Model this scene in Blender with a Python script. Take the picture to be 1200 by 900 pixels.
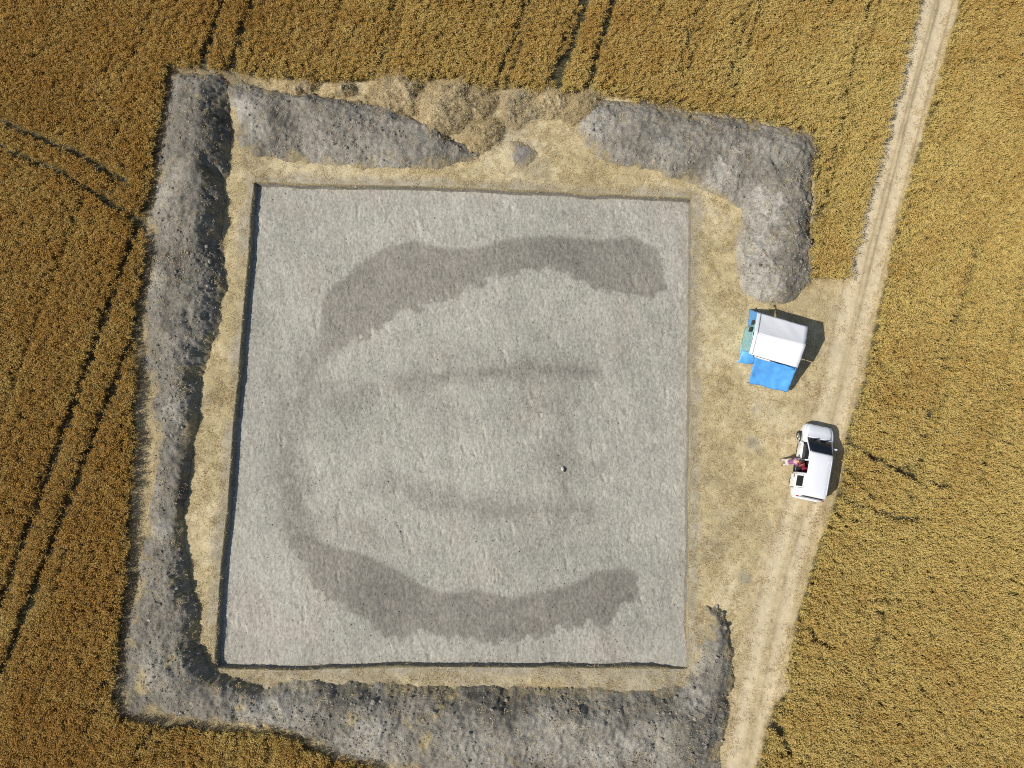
import bpy, bmesh, math, random
import numpy as np
from mathutils import Vector, Matrix, Euler

# ------------------------------------------------------------------ scene, camera, light
for o in list(bpy.data.objects): bpy.data.objects.remove(o)
SC = bpy.context.scene
COL = SC.collection
R = math.radians
H = 41.5                       # drone height above the stubble (m)
TILT = R(6.3)                  # camera tips a little towards +Y
F = 800.0                      # focal length in photo pixels (photo 1200 x 900)

cam = bpy.data.cameras.new('camera'); cam.lens = 24.0; cam.sensor_width = 36.0
cam.clip_start = 0.5; cam.clip_end = 4000
camo = bpy.data.objects.new('camera', cam); COL.objects.link(camo)
camo.location = (0, 0, H); camo.rotation_euler = (TILT, 0, 0)
SC.camera = camo

SUN_EL = R(47); SH = Vector((0.942, 0.334, 0))          # direction shadows fall
world = bpy.data.worlds.new('World'); SC.world = world; world.use_nodes = True
wn = world.node_tree; bg = wn.nodes['Background']
sky = wn.nodes.new('ShaderNodeTexSky'); sky.sky_type = 'NISHITA'; sky.sun_disc = False
sky.sun_elevation = SUN_EL; sky.sun_rotation = math.atan2(-SH.x, -SH.y) % (2*math.pi)
wn.links.new(sky.outputs[0], bg.inputs[0]); bg.inputs[1].default_value = 0.085
sun = bpy.data.lights.new('sun', 'SUN'); sun.energy = 4.1; sun.angle = R(0.5); sun.color = (1.0, 0.955, 0.88)
suno = bpy.data.objects.new('sun', sun); COL.objects.link(suno); suno.location = (-30, -10, 40)
suno.rotation_euler = Vector((SH.x*math.cos(SUN_EL), SH.y*math.cos(SUN_EL), -math.sin(SUN_EL))).to_track_quat('-Z', 'Y').to_euler()
SC.view_settings.view_transform = 'Standard'; SC.view_settings.look = 'None'
SC.cycles.filter_width = 1.1; SC.cycles.use_denoising = False; SC.cycles.max_bounces = 5; SC.cycles.diffuse_bounces = 3; SC.cycles.sample_clamp_indirect = 4.0; SC.view_settings.exposure = 0.04; SC.view_settings.gamma = 1.0

# ------------------------------------------------------------------ measuring: photo pixel at height z -> place in metres
ct, st_ = math.cos(TILT), math.sin(TILT)
def P(x, y, z=0.0):
    dx = (x-600)/F; dy = -(y-450)/F
    yw = dy*ct + st_; zw = dy*st_ - ct
    t = (H-z)/(-zw)
    return (dx*t, yw*t, z)
def PL(pts, z=0.0): return np.array([P(x, y, z)[:2] for x, y in pts])

# ------------------------------------------------------------------ noise and distance in numpy
def _hash(ix, iy, seed):
    h = (ix.astype(np.int64)*374761393 + iy.astype(np.int64)*668265263 + seed*974634777) & 0xFFFFFFFF
    h = ((h ^ (h >> 13))*1274126177) & 0xFFFFFFFF
    h = h ^ (h >> 16)
    return (h & 0xFFFFFF)/float(0xFFFFFF)
def vnoise(x, y, seed=0):
    ix = np.floor(x); iy = np.floor(y); fx = x-ix; fy = y-iy
    fx = fx*fx*(3-2*fx); fy = fy*fy*(3-2*fy)
    a = _hash(ix, iy, seed); b = _hash(ix+1, iy, seed); c = _hash(ix, iy+1, seed); d = _hash(ix+1, iy+1, seed)
    return (a*(1-fx)+b*fx)*(1-fy)+(c*(1-fx)+d*fx)*fy
def fbm(x, y, size, octv=4, seed=0, gain=0.5):
    x = np.asarray(x, float)/size; y = np.asarray(y, float)/size
    s = 0; a = 1; t = 0
    for k in range(octv):
        ca, sa = math.cos(0.6*k+.3), math.sin(0.6*k+.3)
        s = s + a*vnoise(x*ca-y*sa+17.3*k, x*sa+y*ca-9.1*k, seed+k*31); t += a; a *= gain; x = x*2.03; y = y*2.03
    return s/t-0.5                                    # about -0.5 .. 0.5
def sstep(a, b, v):
    t = np.clip((v-a)/(b-a), 0, 1); return t*t*(3-2*t)
def seg_near(x, y, pts, closed=True, vals=None):
    """distance to a polyline, nearest point, and interpolated vals there"""
    n = len(pts); best = np.full(np.shape(x), 1e9); bx = np.zeros(np.shape(x)); by = np.zeros(np.shape(x)); bv = np.zeros(np.shape(x))
    for i in range(n if closed else n-1):
        a = pts[i]; b = pts[(i+1) % n]; ex, ey = b-a; L = ex*ex+ey*ey+1e-12
        t = np.clip(((x-a[0])*ex+(y-a[1])*ey)/L, 0, 1)
        px = a[0]+t*ex; py = a[1]+t*ey; d = np.hypot(x-px, y-py); m = d < best
        best = np.where(m, d, best); bx = np.where(m, px, bx); by = np.where(m, py, by)
        if vals is not None: bv = np.where(m, vals[i]+(vals[(i+1) % n]-vals[i])*t, bv)
    return best, bx, by, bv
def inside(x, y, pts):
    c = np.zeros(np.shape(x), bool); n = len(pts)
    for i in range(n):
        x1, y1 = pts[i]; x2, y2 = pts[(i+1) % n]
        if y1 == y2: continue
        c ^= ((y1 > y) != (y2 > y)) & (x < (x2-x1)*(y-y1)/(y2-y1)+x1)
    return c
def sdist(x, y, pts):                                  # positive inside
    d = seg_near(x, y, pts)[0]; return np.where(inside(x, y, pts), d, -d)

# ------------------------------------------------------------------ materials
def newmat(name):
    m = bpy.data.materials.new(name); m.use_nodes = True
    b = m.node_tree.nodes['Principled BSDF']; return m, m.node_tree, b
def simple(name, col, rough=0.6, metal=0.0, var=0.12, size=8.0, spec=0.5, bump=0.0, coat=0.0):
    m, t, b = newmat(name)
    n = t.nodes.new('ShaderNodeTexNoise'); n.inputs['Scale'].default_value = size; n.inputs['Detail'].default_value = 5
    tc = t.nodes.new('ShaderNodeTexCoord'); t.links.new(tc.outputs['Object'], n.inputs['Vector'])
    r = t.nodes.new('ShaderNodeMapRange'); r.inputs['To Min'].default_value = 1-var; r.inputs['To Max'].default_value = 1+var
    t.links.new(n.outputs[0], r.inputs[0])
    v = t.nodes.new('ShaderNodeVectorMath'); v.operation = 'SCALE'; v.inputs[0].default_value = col
    t.links.new(r.outputs[0], v.inputs['Scale']); t.links.new(v.outputs[0], b.inputs['Base Color'])
    b.inputs['Roughness'].default_value = rough; b.inputs['Metallic'].default_value = metal
    b.inputs['Specular IOR Level'].default_value = spec; b.inputs['Coat Weight'].default_value = coat
    if bump:
        bp = t.nodes.new('ShaderNodeBump'); bp.inputs['Strength'].default_value = bump; bp.inputs['Distance'].default_value = 0.02
        t.links.new(n.outputs[0], bp.inputs['Height']); t.links.new(bp.outputs[0], b.inputs['Normal'])
    return m
def earth(name, grain=14.0, amp=0.35, bump=0.6, dist=0.05, stretch=(1, 1, 1)):
    """colour from the painted soil map, broken by fine grain; rough matt soil"""
    m, t, b = newmat(name); N = t.nodes; L = t.links
    at = N.new('ShaderNodeAttribute'); at.attribute_name = 'Col'
    tc = N.new('ShaderNodeTexCoord'); mp = N.new('ShaderNodeMapping'); mp.inputs['Scale'].default_value = stretch
    L.new(tc.outputs['Object'], mp.inputs[0])
    n = N.new('ShaderNodeTexNoise'); n.inputs['Scale'].default_value = grain; n.inputs['Detail'].default_value = 4; n.inputs['Roughness'].default_value = .7
    L.new(mp.outputs[0], n.inputs['Vector'])
    r = N.new('ShaderNodeMapRange'); r.inputs['From Min'].default_value = .3; r.inputs['From Max'].default_value = .7
    r.inputs['To Min'].default_value = 1-amp; r.inputs['To Max'].default_value = 1+amp; L.new(n.outputs[0], r.inputs[0])
    v = N.new('ShaderNodeVectorMath'); v.operation = 'SCALE'; L.new(at.outputs['Color'], v.inputs[0]); L.new(r.outputs[0], v.inputs['Scale'])
    L.new(v.outputs[0], b.inputs['Base Color'])
    b.inputs['Roughness'].default_value = 1.0; b.inputs['Specular IOR Level'].default_value = .1
    bp = N.new('ShaderNodeBump'); bp.inputs['Strength'].default_value = bump; bp.inputs['Distance'].default_value = dist
    L.new(n.outputs[0], bp.inputs['Height']); L.new(bp.outputs[0], b.inputs['Normal'])
    return m
M_GROUND = earth('straw_stubble_soil', 11, .22, .6, .05)
M_TRACK = earth('worn_straw_track', 9, .14, .35, .04)
M_FLOOR = earth('scraped_clay', 9, .20, .7, .05, (1.6, .7, 1))
M_SPOIL = earth('spoil_soil', 11, .42, .9, .08)
M_STRAWHEAP = earth('straw_and_turf', 9, .25, .8, .07)

def straw_mat(name, dark, light, tintrange=(.75, 1.25), trans=0.25):
    m, t, b = newmat(name); N = t.nodes; L = t.links
    at = N.new('ShaderNodeAttribute'); at.attribute_name = 'tint'; at.attribute_type = 'INSTANCER'
    hg = N.new('ShaderNodeAttribute'); hg.attribute_name = 'Col'
    mx = N.new('ShaderNodeMix'); mx.data_type = 'RGBA'; mx.inputs[6].default_value = (*dark, 1); mx.inputs[7].default_value = (*light, 1)
    L.new(at.outputs['Fac'], mx.inputs[0])
    v = N.new('ShaderNodeMix'); v.data_type = 'RGBA'; v.blend_type = 'MULTIPLY'; v.inputs[0].default_value = 1
    L.new(mx.outputs[2], v.inputs[6]); L.new(hg.outputs['Color'], v.inputs[7])
    L.new(v.outputs[2], b.inputs['Base Color']); b.inputs['Roughness'].default_value = .75; b.inputs['Specular IOR Level'].default_value = .25
    if trans:
        tr = N.new('ShaderNodeBsdfTranslucent'); L.new(v.outputs[2], tr.inputs[0])
        ms = N.new('ShaderNodeMixShader'); ms.inputs[0].default_value = trans
        L.new(b.outputs[0], ms.inputs[1]); L.new(tr.outputs[0], ms.inputs[2]); L.new(ms.outputs[0], N['Material Output'].inputs[0])
    return m
M_WHEAT = straw_mat('ripe_wheat', (.50, .305, .078), (.68, .540, .195), trans=.14)
M_STRAW = straw_mat('loose_straw', (.42, .30, .13), (.72, .58, .33), trans=0.0)

M_WHITE = simple('white_vehicle_paint', (.82, .83, .84), .28, var=.03, coat=.6)
M_GLASS = simple('dark_window_glass', (.012, .016, .022), .12, var=.05, spec=.3)
M_BLACK = simple('black_plastic', (.02, .02, .022), .55)
M_RUBBER = simple('tyre_rubber', (.025, .025, .025), .9)
M_RIM = simple('silver_wheel_rim', (.55, .56, .58), .3, .8)
M_REDSEAT = simple('red_seat_cloth', (.26, .02, .04), .8)
M_LAMP = simple('clear_lamp_lens', (.7, .72, .75), .1)
M_REDLAMP = simple('red_lamp_lens', (.45, .02, .02), .2)
M_CANVAS = simple('white_canvas', (.82, .82, .83), .7, var=.03, size=2, bump=.08)
M_BLUE = simple('blue_tarpaulin', (.10, .37, .80), .42, var=.25, size=3, bump=.9)
M_TEAL = simple('faded_teal_sheet', (.28, .52, .54), .5, var=.45, size=6, bump=.8)
M_POLE = simple('dark_steel_pole', (.05, .05, .06), .4, .6)

# ------------------------------------------------------------------ object helpers
def link(o, parent=None):
    COL.objects.link(o)
    if parent: o.parent = parent
    return o
def tag(o, label=None, cat=None, group=None, kind=None):
    if label: o['label'] = label
    if cat: o['category'] = cat
    if group: o['group'] = group
    if kind: o['kind'] = kind
    return o
def mesh_np(name, verts, faces, mat, col=None, parent=None, smooth=True):
    me = bpy.data.meshes.new(name)
    me.vertices.add(len(verts)); me.vertices.foreach_set('co', np.asarray(verts, np.float32).ravel())
    nf = len(faces); k = faces.shape[1]
    me.loops.add(nf*k); me.loops.foreach_set('vertex_index', faces.astype(np.int32).ravel())
    me.polygons.add(nf); me.polygons.foreach_set('loop_start', np.arange(0, nf*k, k, dtype=np.int32))
    me.update(calc_edges=True); me.validate()
    if smooth: me.polygons.foreach_set('use_smooth', np.ones(len(me.polygons), bool))
    if col is not None:
        a = me.color_attributes.new('Col', 'FLOAT_COLOR', 'POINT')
        c = np.ones((len(verts), 4), np.float32); c[:, :3] = col; a.data.foreach_set('color', c.ravel())
    me.materials.append(mat)
    return link(bpy.data.objects.new(name, me), parent)
def grid_faces(nx, ny):
    i = np.arange(nx-1)[None, :]+np.arange(ny-1)[:, None]*nx
    return np.stack([i, i+1, i+nx+1, i+nx], -1).reshape(-1, 4)
def compact(verts, faces, col):
    used = np.unique(faces); mp = np.full(len(verts), -1, np.int64); mp[used] = np.arange(len(used))
    return verts[used], mp[faces], col[used]
def bm_obj(name, bm, mat, parent=None, smooth=False):
    me = bpy.data.meshes.new(name); bmesh.ops.recalc_face_normals(bm, faces=bm.faces)
    bm.to_mesh(me); bm.free()
    if smooth: me.polygons.foreach_set('use_smooth', np.ones(len(me.polygons), bool))
    me.materials.append(mat); return link(bpy.data.objects.new(name, me), parent)
def solid(o, th, off=0):
    m = o.modifiers.new('thickness', 'SOLIDIFY'); m.thickness = th; m.offset = off; return o
def add_box(bm, c, s, rot=None, bevel=0.0):
    r = bmesh.ops.create_cube(bm, size=1.0); vs = r['verts']
    bmesh.ops.scale(bm, vec=s, verts=vs)
    if bevel:
        es = list({e for v in vs for e in v.link_edges}); q = bmesh.ops.bevel(bm, geom=es, offset=bevel, segments=2, affect='EDGES', profile=.5)
        vs = list({v for v in q['verts']} | {v for v in vs if v.is_valid})
    if rot is not None: bmesh.ops.rotate(bm, cent=(0, 0, 0), matrix=Euler(rot).to_matrix(), verts=vs)
    bmesh.ops.translate(bm, vec=c, verts=vs); return vs
def add_tube(bm, a, b, r, seg=8):
    a = Vector(a); b = Vector(b); d = b-a
    q = bmesh.ops.create_cone(bm, cap_ends=True, segments=seg, radius1=r, radius2=r, depth=d.length)
    mt = Matrix.Translation((a+b)/2) @ d.to_track_quat('Z', 'Y').to_matrix().to_4x4()
    bmesh.ops.transform(bm, matrix=mt, verts=q['verts'])

# ------------------------------------------------------------------ plan of the site (traced outlines)
PIT = PL([(298,213),(350,215),(400,216.5),(500,218),(600,222),(700,227),(811,232),(811,300),(810,400),(809,500),(808,600),(807,700),(806,784),
          (780,783.5),(700,783),(600,782),(500,781.5),(400,783.5),(350,785.5),(300,784.5),(251,783),(256,700),(260,650),(267,590),(273,500),(278,450),(282,400),(291,300),(293,250)])
CLEAR = PL([(201,79),(194,110),(187,160),(181,200),(177,240),(172,262),(173,300),(166,350),(160,390),(163,420),(161,460),(160,520),(156,580),(153,620),(151,680),(146,720),(140,770),(135,812),(143,837),(165,845),
            (200,850),(240,853),(280,855),(320,855),(345,862),(370,876),(400,888),(430,895),(470,908),(560,925),(700,933),(838,935),(800,1150),(700,1600),
            (760,1600),(845,1150),(880,935),(886,900),(896,860),(908,822),(930,806),(920,790),(926,760),(935,720),(945,680),(954,650),(960,630),(974,600),(984,560),(990,510),(1004,470),(1020,400),(1035,330),(1048,270),
            (1068,200),(1088,130),(1108,60),(1123,0),(1143,-80),(1203,-330),(1151,-330),(1094,-80),(1074,0),(1056,70),(1036,150),(1014,230),(997,290),(990,327),(945,328),(948,290),(952,250),(953,210),(957,178),(949,156),
            (905,146),(860,138),(800,129),(750,119),(700,110),(660,112),(620,108),(570,106),(545,98),(520,92),(500,95),(470,91),(440,94),(420,98),(380,98),(350,95),(320,92),(275,86),(240,80)])
ROADC = PL([(1240,-600),(1118,-100),(1096,0),(1062,130),(1020,290),(978,470),(950,560),(915,680),(893,780),(868,900),(815,1150),(720,1600)])
TRK_L = PL([(1109,-100),(1087,0),(1052,130),(1010,285),(967,470),(936,570),(905,670),(882,780),(858,900),(805,1150)])
TRK_R = PL([(1132,-100),(1109,0),(1074,130),(1035,285),(990,470),(963,570),(930,670),(908,780),(884,900),(830,1150)])

TRAMS = [  # outline, gap width (m), depth 1 = bare
    ([(300,-100),(265,0),(240,78),(168,262),(120,395),(60,560),(0,722),(-60,880),(-110,1020)], .47, 1),
    ([(335,-100),(300,0),(272,85),(205,262),(160,395),(80,600),(0,805),(-40,910),(-80,1010)], .47, 1),
    ([(724,-100),(688,0),(650,107)], .44, 1),
    ([(752,-100),(717,0),(687,107)], .44, 1),
    ([(644,-60),(618,0),(600,50),(579,105)], .24, .85),
    ([(654,-60),(628,0),(610,50),(591,105)], .2, .75),
    ([(705,-60),(680,0),(660,50),(640,108)], .2, .75),
    ([(838,-60),(818,0),(785,110)], .22, .8),
    ([(847,-60),(827,0),(795,112)], .16, .7),
    ([(897,-60),(878,0),(843,122)], .2, .75),
    ([(909,-60),(890,0),(853,124)], .18, .7),
    ([(480,-60),(465,0),(441,88)], .22, .72),
    ([(492,-60),(477,0),(453,90)], .18, .6),
    ([(420,-60),(404,0),(380,72)], .2, .6),
    ([(1022,-60),(1012,10),(985,120),(960,250),(955,270)], .22, .75),
    ([(1034,-60),(1024,10),(997,110),(970,240),(962,262)], .16, .6),
    ([(950,-60),(935,20),(910,90)], .14, .4),
    ([(200,-60),(186,10),(160,70)], .16, .4), ([(105,235),(60,350),(20,460),(0,520),(-30,590)], .2, .45),
    ([(-60,118),(0,142),(40,160),(95,183),(152,217)], .42, .95),
    ([(-60,150),(0,173),(40,190),(72,203),(125,235),(172,266)], .44, 1),
    ([(127,795),(108,845),(80,900),(60,950)], .24, .7), ([(183,845),(165,885),(145,930)], .24, .7),
    ([(325,855),(312,900),(295,950)], .22, .6), ([(285,858),(276,895),(262,930)], .16, .5), ([(392,880),(388,920),(370,960)], .3, .8),
    ([(1150,260),(1135,295),(1105,400),(1080,500),(1060,590)], .2, .72), ([(1139,295),(1110,400),(1086,500)], .12, .45),
    ([(1198,290),(1185,345),(1160,460),(1140,560)], .18, .65), ([(1044,660),(1020,745),(1000,830),(984,900),(970,960)], .2, .72),
    ([(1090,700),(1066,800),(1050,870)], .12, .35), ([(1200,80),(1150,280)], .12, .35), ([(1210,200),(1180,330)], .14, .4),
    ([(984,514),(1000,525),(1020,538),(1045,550),(1070,560),(1095,568),(1105,570)], .22, .9),
    ([(985,586),(1000,592),(1020,598),(1045,606),(1075,607)], .24, .88), ([(992,556),(1003,572),(1020,585)], .24, .8), ([(1040,548),(1052,545),(1062,548)], .2, .7), ([(990,605),(1010,612)], .2, .7),
    ([(944,737),(953,747),(966,757)], .26, .9), ([(903,845),(912,858),(920,878)], .30, .95), ([(1025,430),(1040,438),(1058,441)], .16, .6),
    ([(135,575),(150,580),(165,578)], .2, .7), ([(140,228),(132,222),(136,215)], .5, .7),
]
TRAMS = [(PL(p), w, s) for p, w, s in TRAMS]

DITCH = [PL(p, -.42) for p in (
    [(380,388),(378,362),(386,340),(405,322),(430,303),(455,289),(482,281),(520,291),(560,291),(590,281),(640,276),(700,281),(740,277),(766,290),(779,312),(779,336),(765,346),(735,342),(705,341),(680,326),(655,315),(620,317),
     (580,325),(552,337),(537,350),(512,357),(490,363),(468,371),(450,379),(438,393),(418,402),(400,408),(385,412)],
    [(342,618),(375,632),(410,645),(440,655),(470,670),(500,688),(520,695),(560,691),(600,700),(640,692),(670,685),(700,669),(722,667),(745,671),(748,690),(730,710),(710,732),(690,735),(660,737),(630,749),(600,752),
     (560,750),(520,745),(490,743),(470,749),(445,742),(420,725),(395,705),(372,690),(355,662),(338,640)])]
STAINS = [  # soft darker bands: line, half width (m), strength
    ([(385,405),(362,432),(345,470),(338,520),(340,570),(350,625)], .85, .8), ([(330,455),(348,450),(372,452)], .9, .45),
    ([(385,468),(430,458)], .6, .35), ([(470,446),(520,441),(560,438),(625,432),(695,436)], .5, .55), ([(663,440),(661,500),(660,560),(660,605)], .5, .4),
    ([(440,568),(475,575),(520,588),(580,600),(640,597),(690,598)], .5, .5), ([(462,572),(490,578)], .5, .4), ([(640,535),(655,528)], .9, .35), ([(695,548),(706,549)], .35, .6),
    ([(500,445),(520,500)], 1.0, .18), ([(690,600),(620,640)], .8, .2), ([(660,530),(668,545)], .8, .5), ([(660,478),(664,500)], .6, .4), ([(400,345),(450,330)], 2.0, .1), ([(360,600),(420,620)], .8, .2), ([(720,400),(740,560)], 1.4, .1)]
STAINS = [(PL(p, -.42), w, s) for p, w, s in STAINS]

# ------------------------------------------------------------------ ground sheet, farm track, excavation
def axis(lo, hi, step, far):
    core = np.arange(lo, hi+step/2, step); out = []; v = step; p = 0
    while p < far: v *= 1.35; p += v; out.append(p)
    out = np.array(out); return np.concatenate([(core[0]-out)[::-1], core, core[-1]+out])
gx = axis(-35, 35, .085, 900); gy = axis(-21, 32, .085, 900)
X, Y = np.meshgrid(gx, gy); x = X.ravel(); y = Y.ravel()
d_pit = sdist(x, y, PIT)
lip = fbm(x, y, .9, 3, 5)*.10
clear = sdist(x, y, CLEAR)
n1 = fbm(x, y, 6, 5, 11); n2 = fbm(x, y, 1.2, 4, 12); n3 = fbm(x, y, .3, 3, 13)
stub = np.array([.50, .408, .225])[None, :]*(1+.28*n1+.42*n2+.5*n3)[:, None]
pale = sstep(.02, .25, n1+.6*n2)[:, None]
stub = stub*(1-pale)+np.array([.57, .475, .29])*pale*(1+.4*n3)[:, None]
# grey trampled soil near the pit lip, heaps and in patches
grey = np.array([.31, .28, .22])*(1+.6*n3+.5*n2)[:, None]
dl = -d_pit
gmask = np.clip(.75*sstep(.75, .15, dl-1.0*np.maximum(n2, 0))*sstep(-.3, .2, n1+n2+.1)+.0, 0, 1)
PATCH = [(612,178,1.1,.9),(885,480,.5,.5),(883,520,.6,.65),(872,678,.45,.7),(595,160,1.6,.35),(820,745,1.6,.75),(832,640,1.0,.3),(630,200,1.2,.4),(848,600,.9,.25),(300,125,1.6,.55),(285,145,1.3,.6),(238,470,.8,.3),(300,195,1.2,.35),(840,212,.8,.6),(320,795,3.5,.5),(395,795,5,.55),(560,795,5,.5),(720,795,5,.6),(790,795,2.5,.7),(822,430,.7,.3),(820,300,.7,.3),(820,560,.7,.3)]
for px, py, r, s in PATCH:
    c = P(px, py); dd = np.hypot(x-c[0], y-c[1])+n2*r*1.1+n3*r*.5
    gmask = np.maximum(gmask, s*sstep(r*1.15, r*.35, dd))
right = sstep(.9, .05, dl)*(x > P(790, 500)[0])*.75; gmask = np.maximum(gmask, right)
colg = stub*(1-gmask[:, None])+grey*gmask[:, None]
under = np.array([.12, .105, .055])*(1+.8*n2+.8*n3)[:, None]       # soil and weeds under the crop
west = sstep(P(300,400)[0], P(262,400)[0], x+.0)*sstep(1.3, .5, clear+.5*n2); westc = (west*.75*(1-.6*sstep(P(0,440)[1]+1, P(0,440)[1]-1, y)*sstep(P(0,640)[1]-1, P(0,640)[1]+1, y)))[:, None]
colg = colg*(1-westc)+np.array([.15,.125,.085])*(1+.8*n2+.8*n3)[:, None]*westc  # dark soil plus the wheat edge's shadow, painted along the west strip
um = sstep(.10, -.25, clear+.3*n3)[:, None]; colg = colg*(1-um)+under*um
far = np.maximum(np.maximum(np.abs(x)-47, np.abs(y-6)-36), 0)
fm = sstep(0, 2, far)[:, None]; colg = colg*(1-fm)+np.array([.36, .24, .08])*(1+.5*n1)[:, None]*fm
# track
d_rc = seg_near(x, y, ROADC, False)[0]
dtl = seg_near(x, y, TRK_L, False)[0]; dtr = seg_near(x, y, TRK_R, False)[0]
wheel = np.maximum(sstep(.62, .12, dtl+.25*n2), sstep(.55, .12, dtr+.25*n2))
tcol = np.array([.52, .42, .255])*(1+.3*n1+.3*n2+.35*n3)[:, None]
tcol = tcol*(1-wheel[:, None])+np.array([.62, .52, .345])*(1+.12*n1+.25*n3)[:, None]*wheel[:, None]
rut = sstep(.10, .03, np.abs(dtr-.42)+.1*n2)*.35 + sstep(.10, .03, np.abs(dtl-.5)+.1*n2)*.25
z = .05*n1+.05*n2+.05*n3
z += -.03*wheel*sstep(1.9, 1.2, d_rc)
z = np.where(far > 0, .05*n1, z); z = z*sstep(0, .5, np.abs(d_pit)+.15)
rm = sstep(1.75, 1.2, d_rc+.5*n2)*sstep(-.1, .3, clear)
south = sstep(P(990,320)[1]+2, P(990,400)[1], y); blend = (rm*(.95-.15*south))[:, None]; tcol *= (1-rut*(1-.5*south)*sstep(-.2, .2, n1+.1))[:, None]
colg = colg*(1-blend)+tcol*blend
verts = np.stack([x, y, z], 1); faces = grid_faces(len(gx), len(gy))
fc = d_pit[faces].mean(1); fr = (rm[faces].mean(1) > .45)
# snap the rim of the hole to the cut edge
keep = fc < 0
rimv = np.zeros(len(x), bool); rimv[np.intersect1d(np.unique(faces[keep]), np.unique(faces[~keep & (fc > -2)]))] = True
_, bx, by, _ = seg_near(x[rimv], y[rimv], PIT)
verts[rimv, 0] = bx; verts[rimv, 1] = by; verts[rimv, 2] = 0
v, f, c = compact(verts, faces[keep & ~fr], colg); tag(mesh_np('ground', v, f, M_GROUND, c), kind='structure')
v, f, c = compact(verts, faces[keep & fr], colg); tag(mesh_np('farm_track', v, f, M_TRACK, c), kind='structure')

# excavation floor
DEP = .42
fx = np.arange(PIT[:, 0].min()-.3, PIT[:, 0].max()+.3, .06); fy = np.arange(PIT[:, 1].min()-.3, PIT[:, 1].max()+.3, .06)
X, Y = np.meshgrid(fx, fy); x = X.ravel(); y = Y.ravel(); dp = sdist(x, y, PIT)
sh = -.30                                      # machine-scrape direction: streaks run up the picture, leaning
u = x+sh*y*-.35; 
n1 = fbm(x, y, 5, 4, 21); n2 = fbm(x, y, 1.0, 4, 22); n3 = fbm(u*2.0, y*.8, .42, 3, 23); n4 = fbm(x*1.4+y*.1, y*.75, .15, 2, 24); n5 = fbm(x, y, .45, 4, 27); n6 = fbm(x*1.2, y, .10, 2, 29)
zf = -DEP+.04*n1+.03*n2+.02*n3+.032*n4+.045*n6
cr = fbm(u*1.6, y*.55, .5, 3, 26); crack = sstep(.18, .26, cr)*sstep(-.05, .2, n2)   # small plucked scars
zf -= .05*crack
scr = fbm((x*.97+y*.25)*3.2, (y*.97-x*.25)*.22, .8, 3, 94)
base = np.array([.385, .366, .305])*(1+.34*n1+.24*n2+.10*n3+.30*n4+.50*n6+.22*scr)[:, None]
pink = sstep(.05, .3, fbm(x, y, 2.2, 4, 25))[:, None]*.5; base = base*(1-pink)+base*np.array([1.03, .955, .95])*pink
dk = np.zeros(len(x))
for D in DITCH:
    s = sdist(x+n2*.7, y+n5*.6, D)+n5*.7; dk = np.maximum(dk, sstep(-.16, .20, s+.35*n4+.12*n3))
soft = np.zeros(len(x))
for L_, w, s in STAINS:
    d = seg_near(x, y, L_, False)[0]; w = w*1.35; soft = np.maximum(soft, min(1, s*1.35)*np.exp(-((d+n2*w*1.6+n5*w*.8)/w)**2)*np.clip(.8+1.6*n2+1.2*n5+.8*fbm(x, y, 2.2, 3, 90), 0, 1.3))
dk = np.maximum(dk*(.9+.5*n2+.5*n5), soft)
blot = sstep(.06, .32, fbm(x, y, 1.7, 4, 28))*.3*np.exp(-((np.hypot(x-P(520,520)[0], (y-P(520,520)[1])))/9)**2)
dk = np.clip(np.maximum(dk, blot), 0, 1)[:, None]
base = base*(1-dk)+np.array([.235, .215, .178])*(1+.5*n1+.6*n2+.2*n3+.45*n4+.45*n6+.3*n5)[:, None]*dk
edge = sstep(.9, .0, dp+1.2*n2)[:, None]*.25*(x > P(770,500,-.42)[0])[:, None]; base = base*(1-edge)+np.array([.30,.27,.22])*edge
# ramp out in the far corner of the pit
rc = P(815, 775); ramp = sstep(2.6, .3, np.hypot(x-rc[0], (y-rc[1])*1.0)+n2*.8); zf = zf*(1-.6*ramp)
verts = np.stack([x, y, zf], 1); faces = grid_faces(len(fx), len(fy)); fc = dp[faces].mean(1) > -.12
v, f, c = compact(verts, faces[fc], base); tag(mesh_np('excavation_floor', v, f, M_FLOOR, c), kind='structure')
# cut edge of the excavation: a slightly sloping, ragged vertical face
pts = []; n = len(PIT)
for i in range(n):
    a = PIT[i]; b = PIT[(i+1) % n]; m = max(1, int(np.hypot(*(b-a))/.08))
    for k in range(m): pts.append(a+(b-a)*k/m)
pts = np.array(pts); cen = PIT.mean(0); tan = np.roll(pts, -1, 0)-np.roll(pts, 1, 0); tan /= np.hypot(tan[:, 0], tan[:, 1])[:, None]
nrm = np.stack([tan[:, 1], -tan[:, 0]], 1); nrm *= np.sign(((cen-pts)*nrm).sum(1))[:, None]   # inward
rows = []; lv = [(-.14, -.02), (-.01, .004), (.03, -.06), (.06, -.2), (.10, -.34), (.16, -.44), (.3, -.56)]
for off, zz in lv:
    nn = fbm(pts[:, 0]+zz*3, pts[:, 1], .5, 4, 33)*(.16 if zz < -.03 else (.03 if off > -.1 else 0))
    nn = nn+ (fbm(pts[:, 0], pts[:, 1], 2.2, 3, 34)*.22 if -.5 < zz < -.03 else 0)*np.ones(len(pts))
    q = pts+nrm*(off+np.maximum(nn, -.02) if zz < -.03 else off+nn)[:, None] if np.ndim(nn) else pts+nrm*off
    rows.append(np.concatenate([q, np.full((len(pts), 1), zz)], 1))
V = np.concatenate(rows); m = len(pts); i = np.arange(m); j = (i+1) % m
Fc = np.concatenate([np.stack([i+k*m, j+k*m, j+(k+1)*m, i+(k+1)*m], 1) for k in range(len(lv)-1)])
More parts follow.
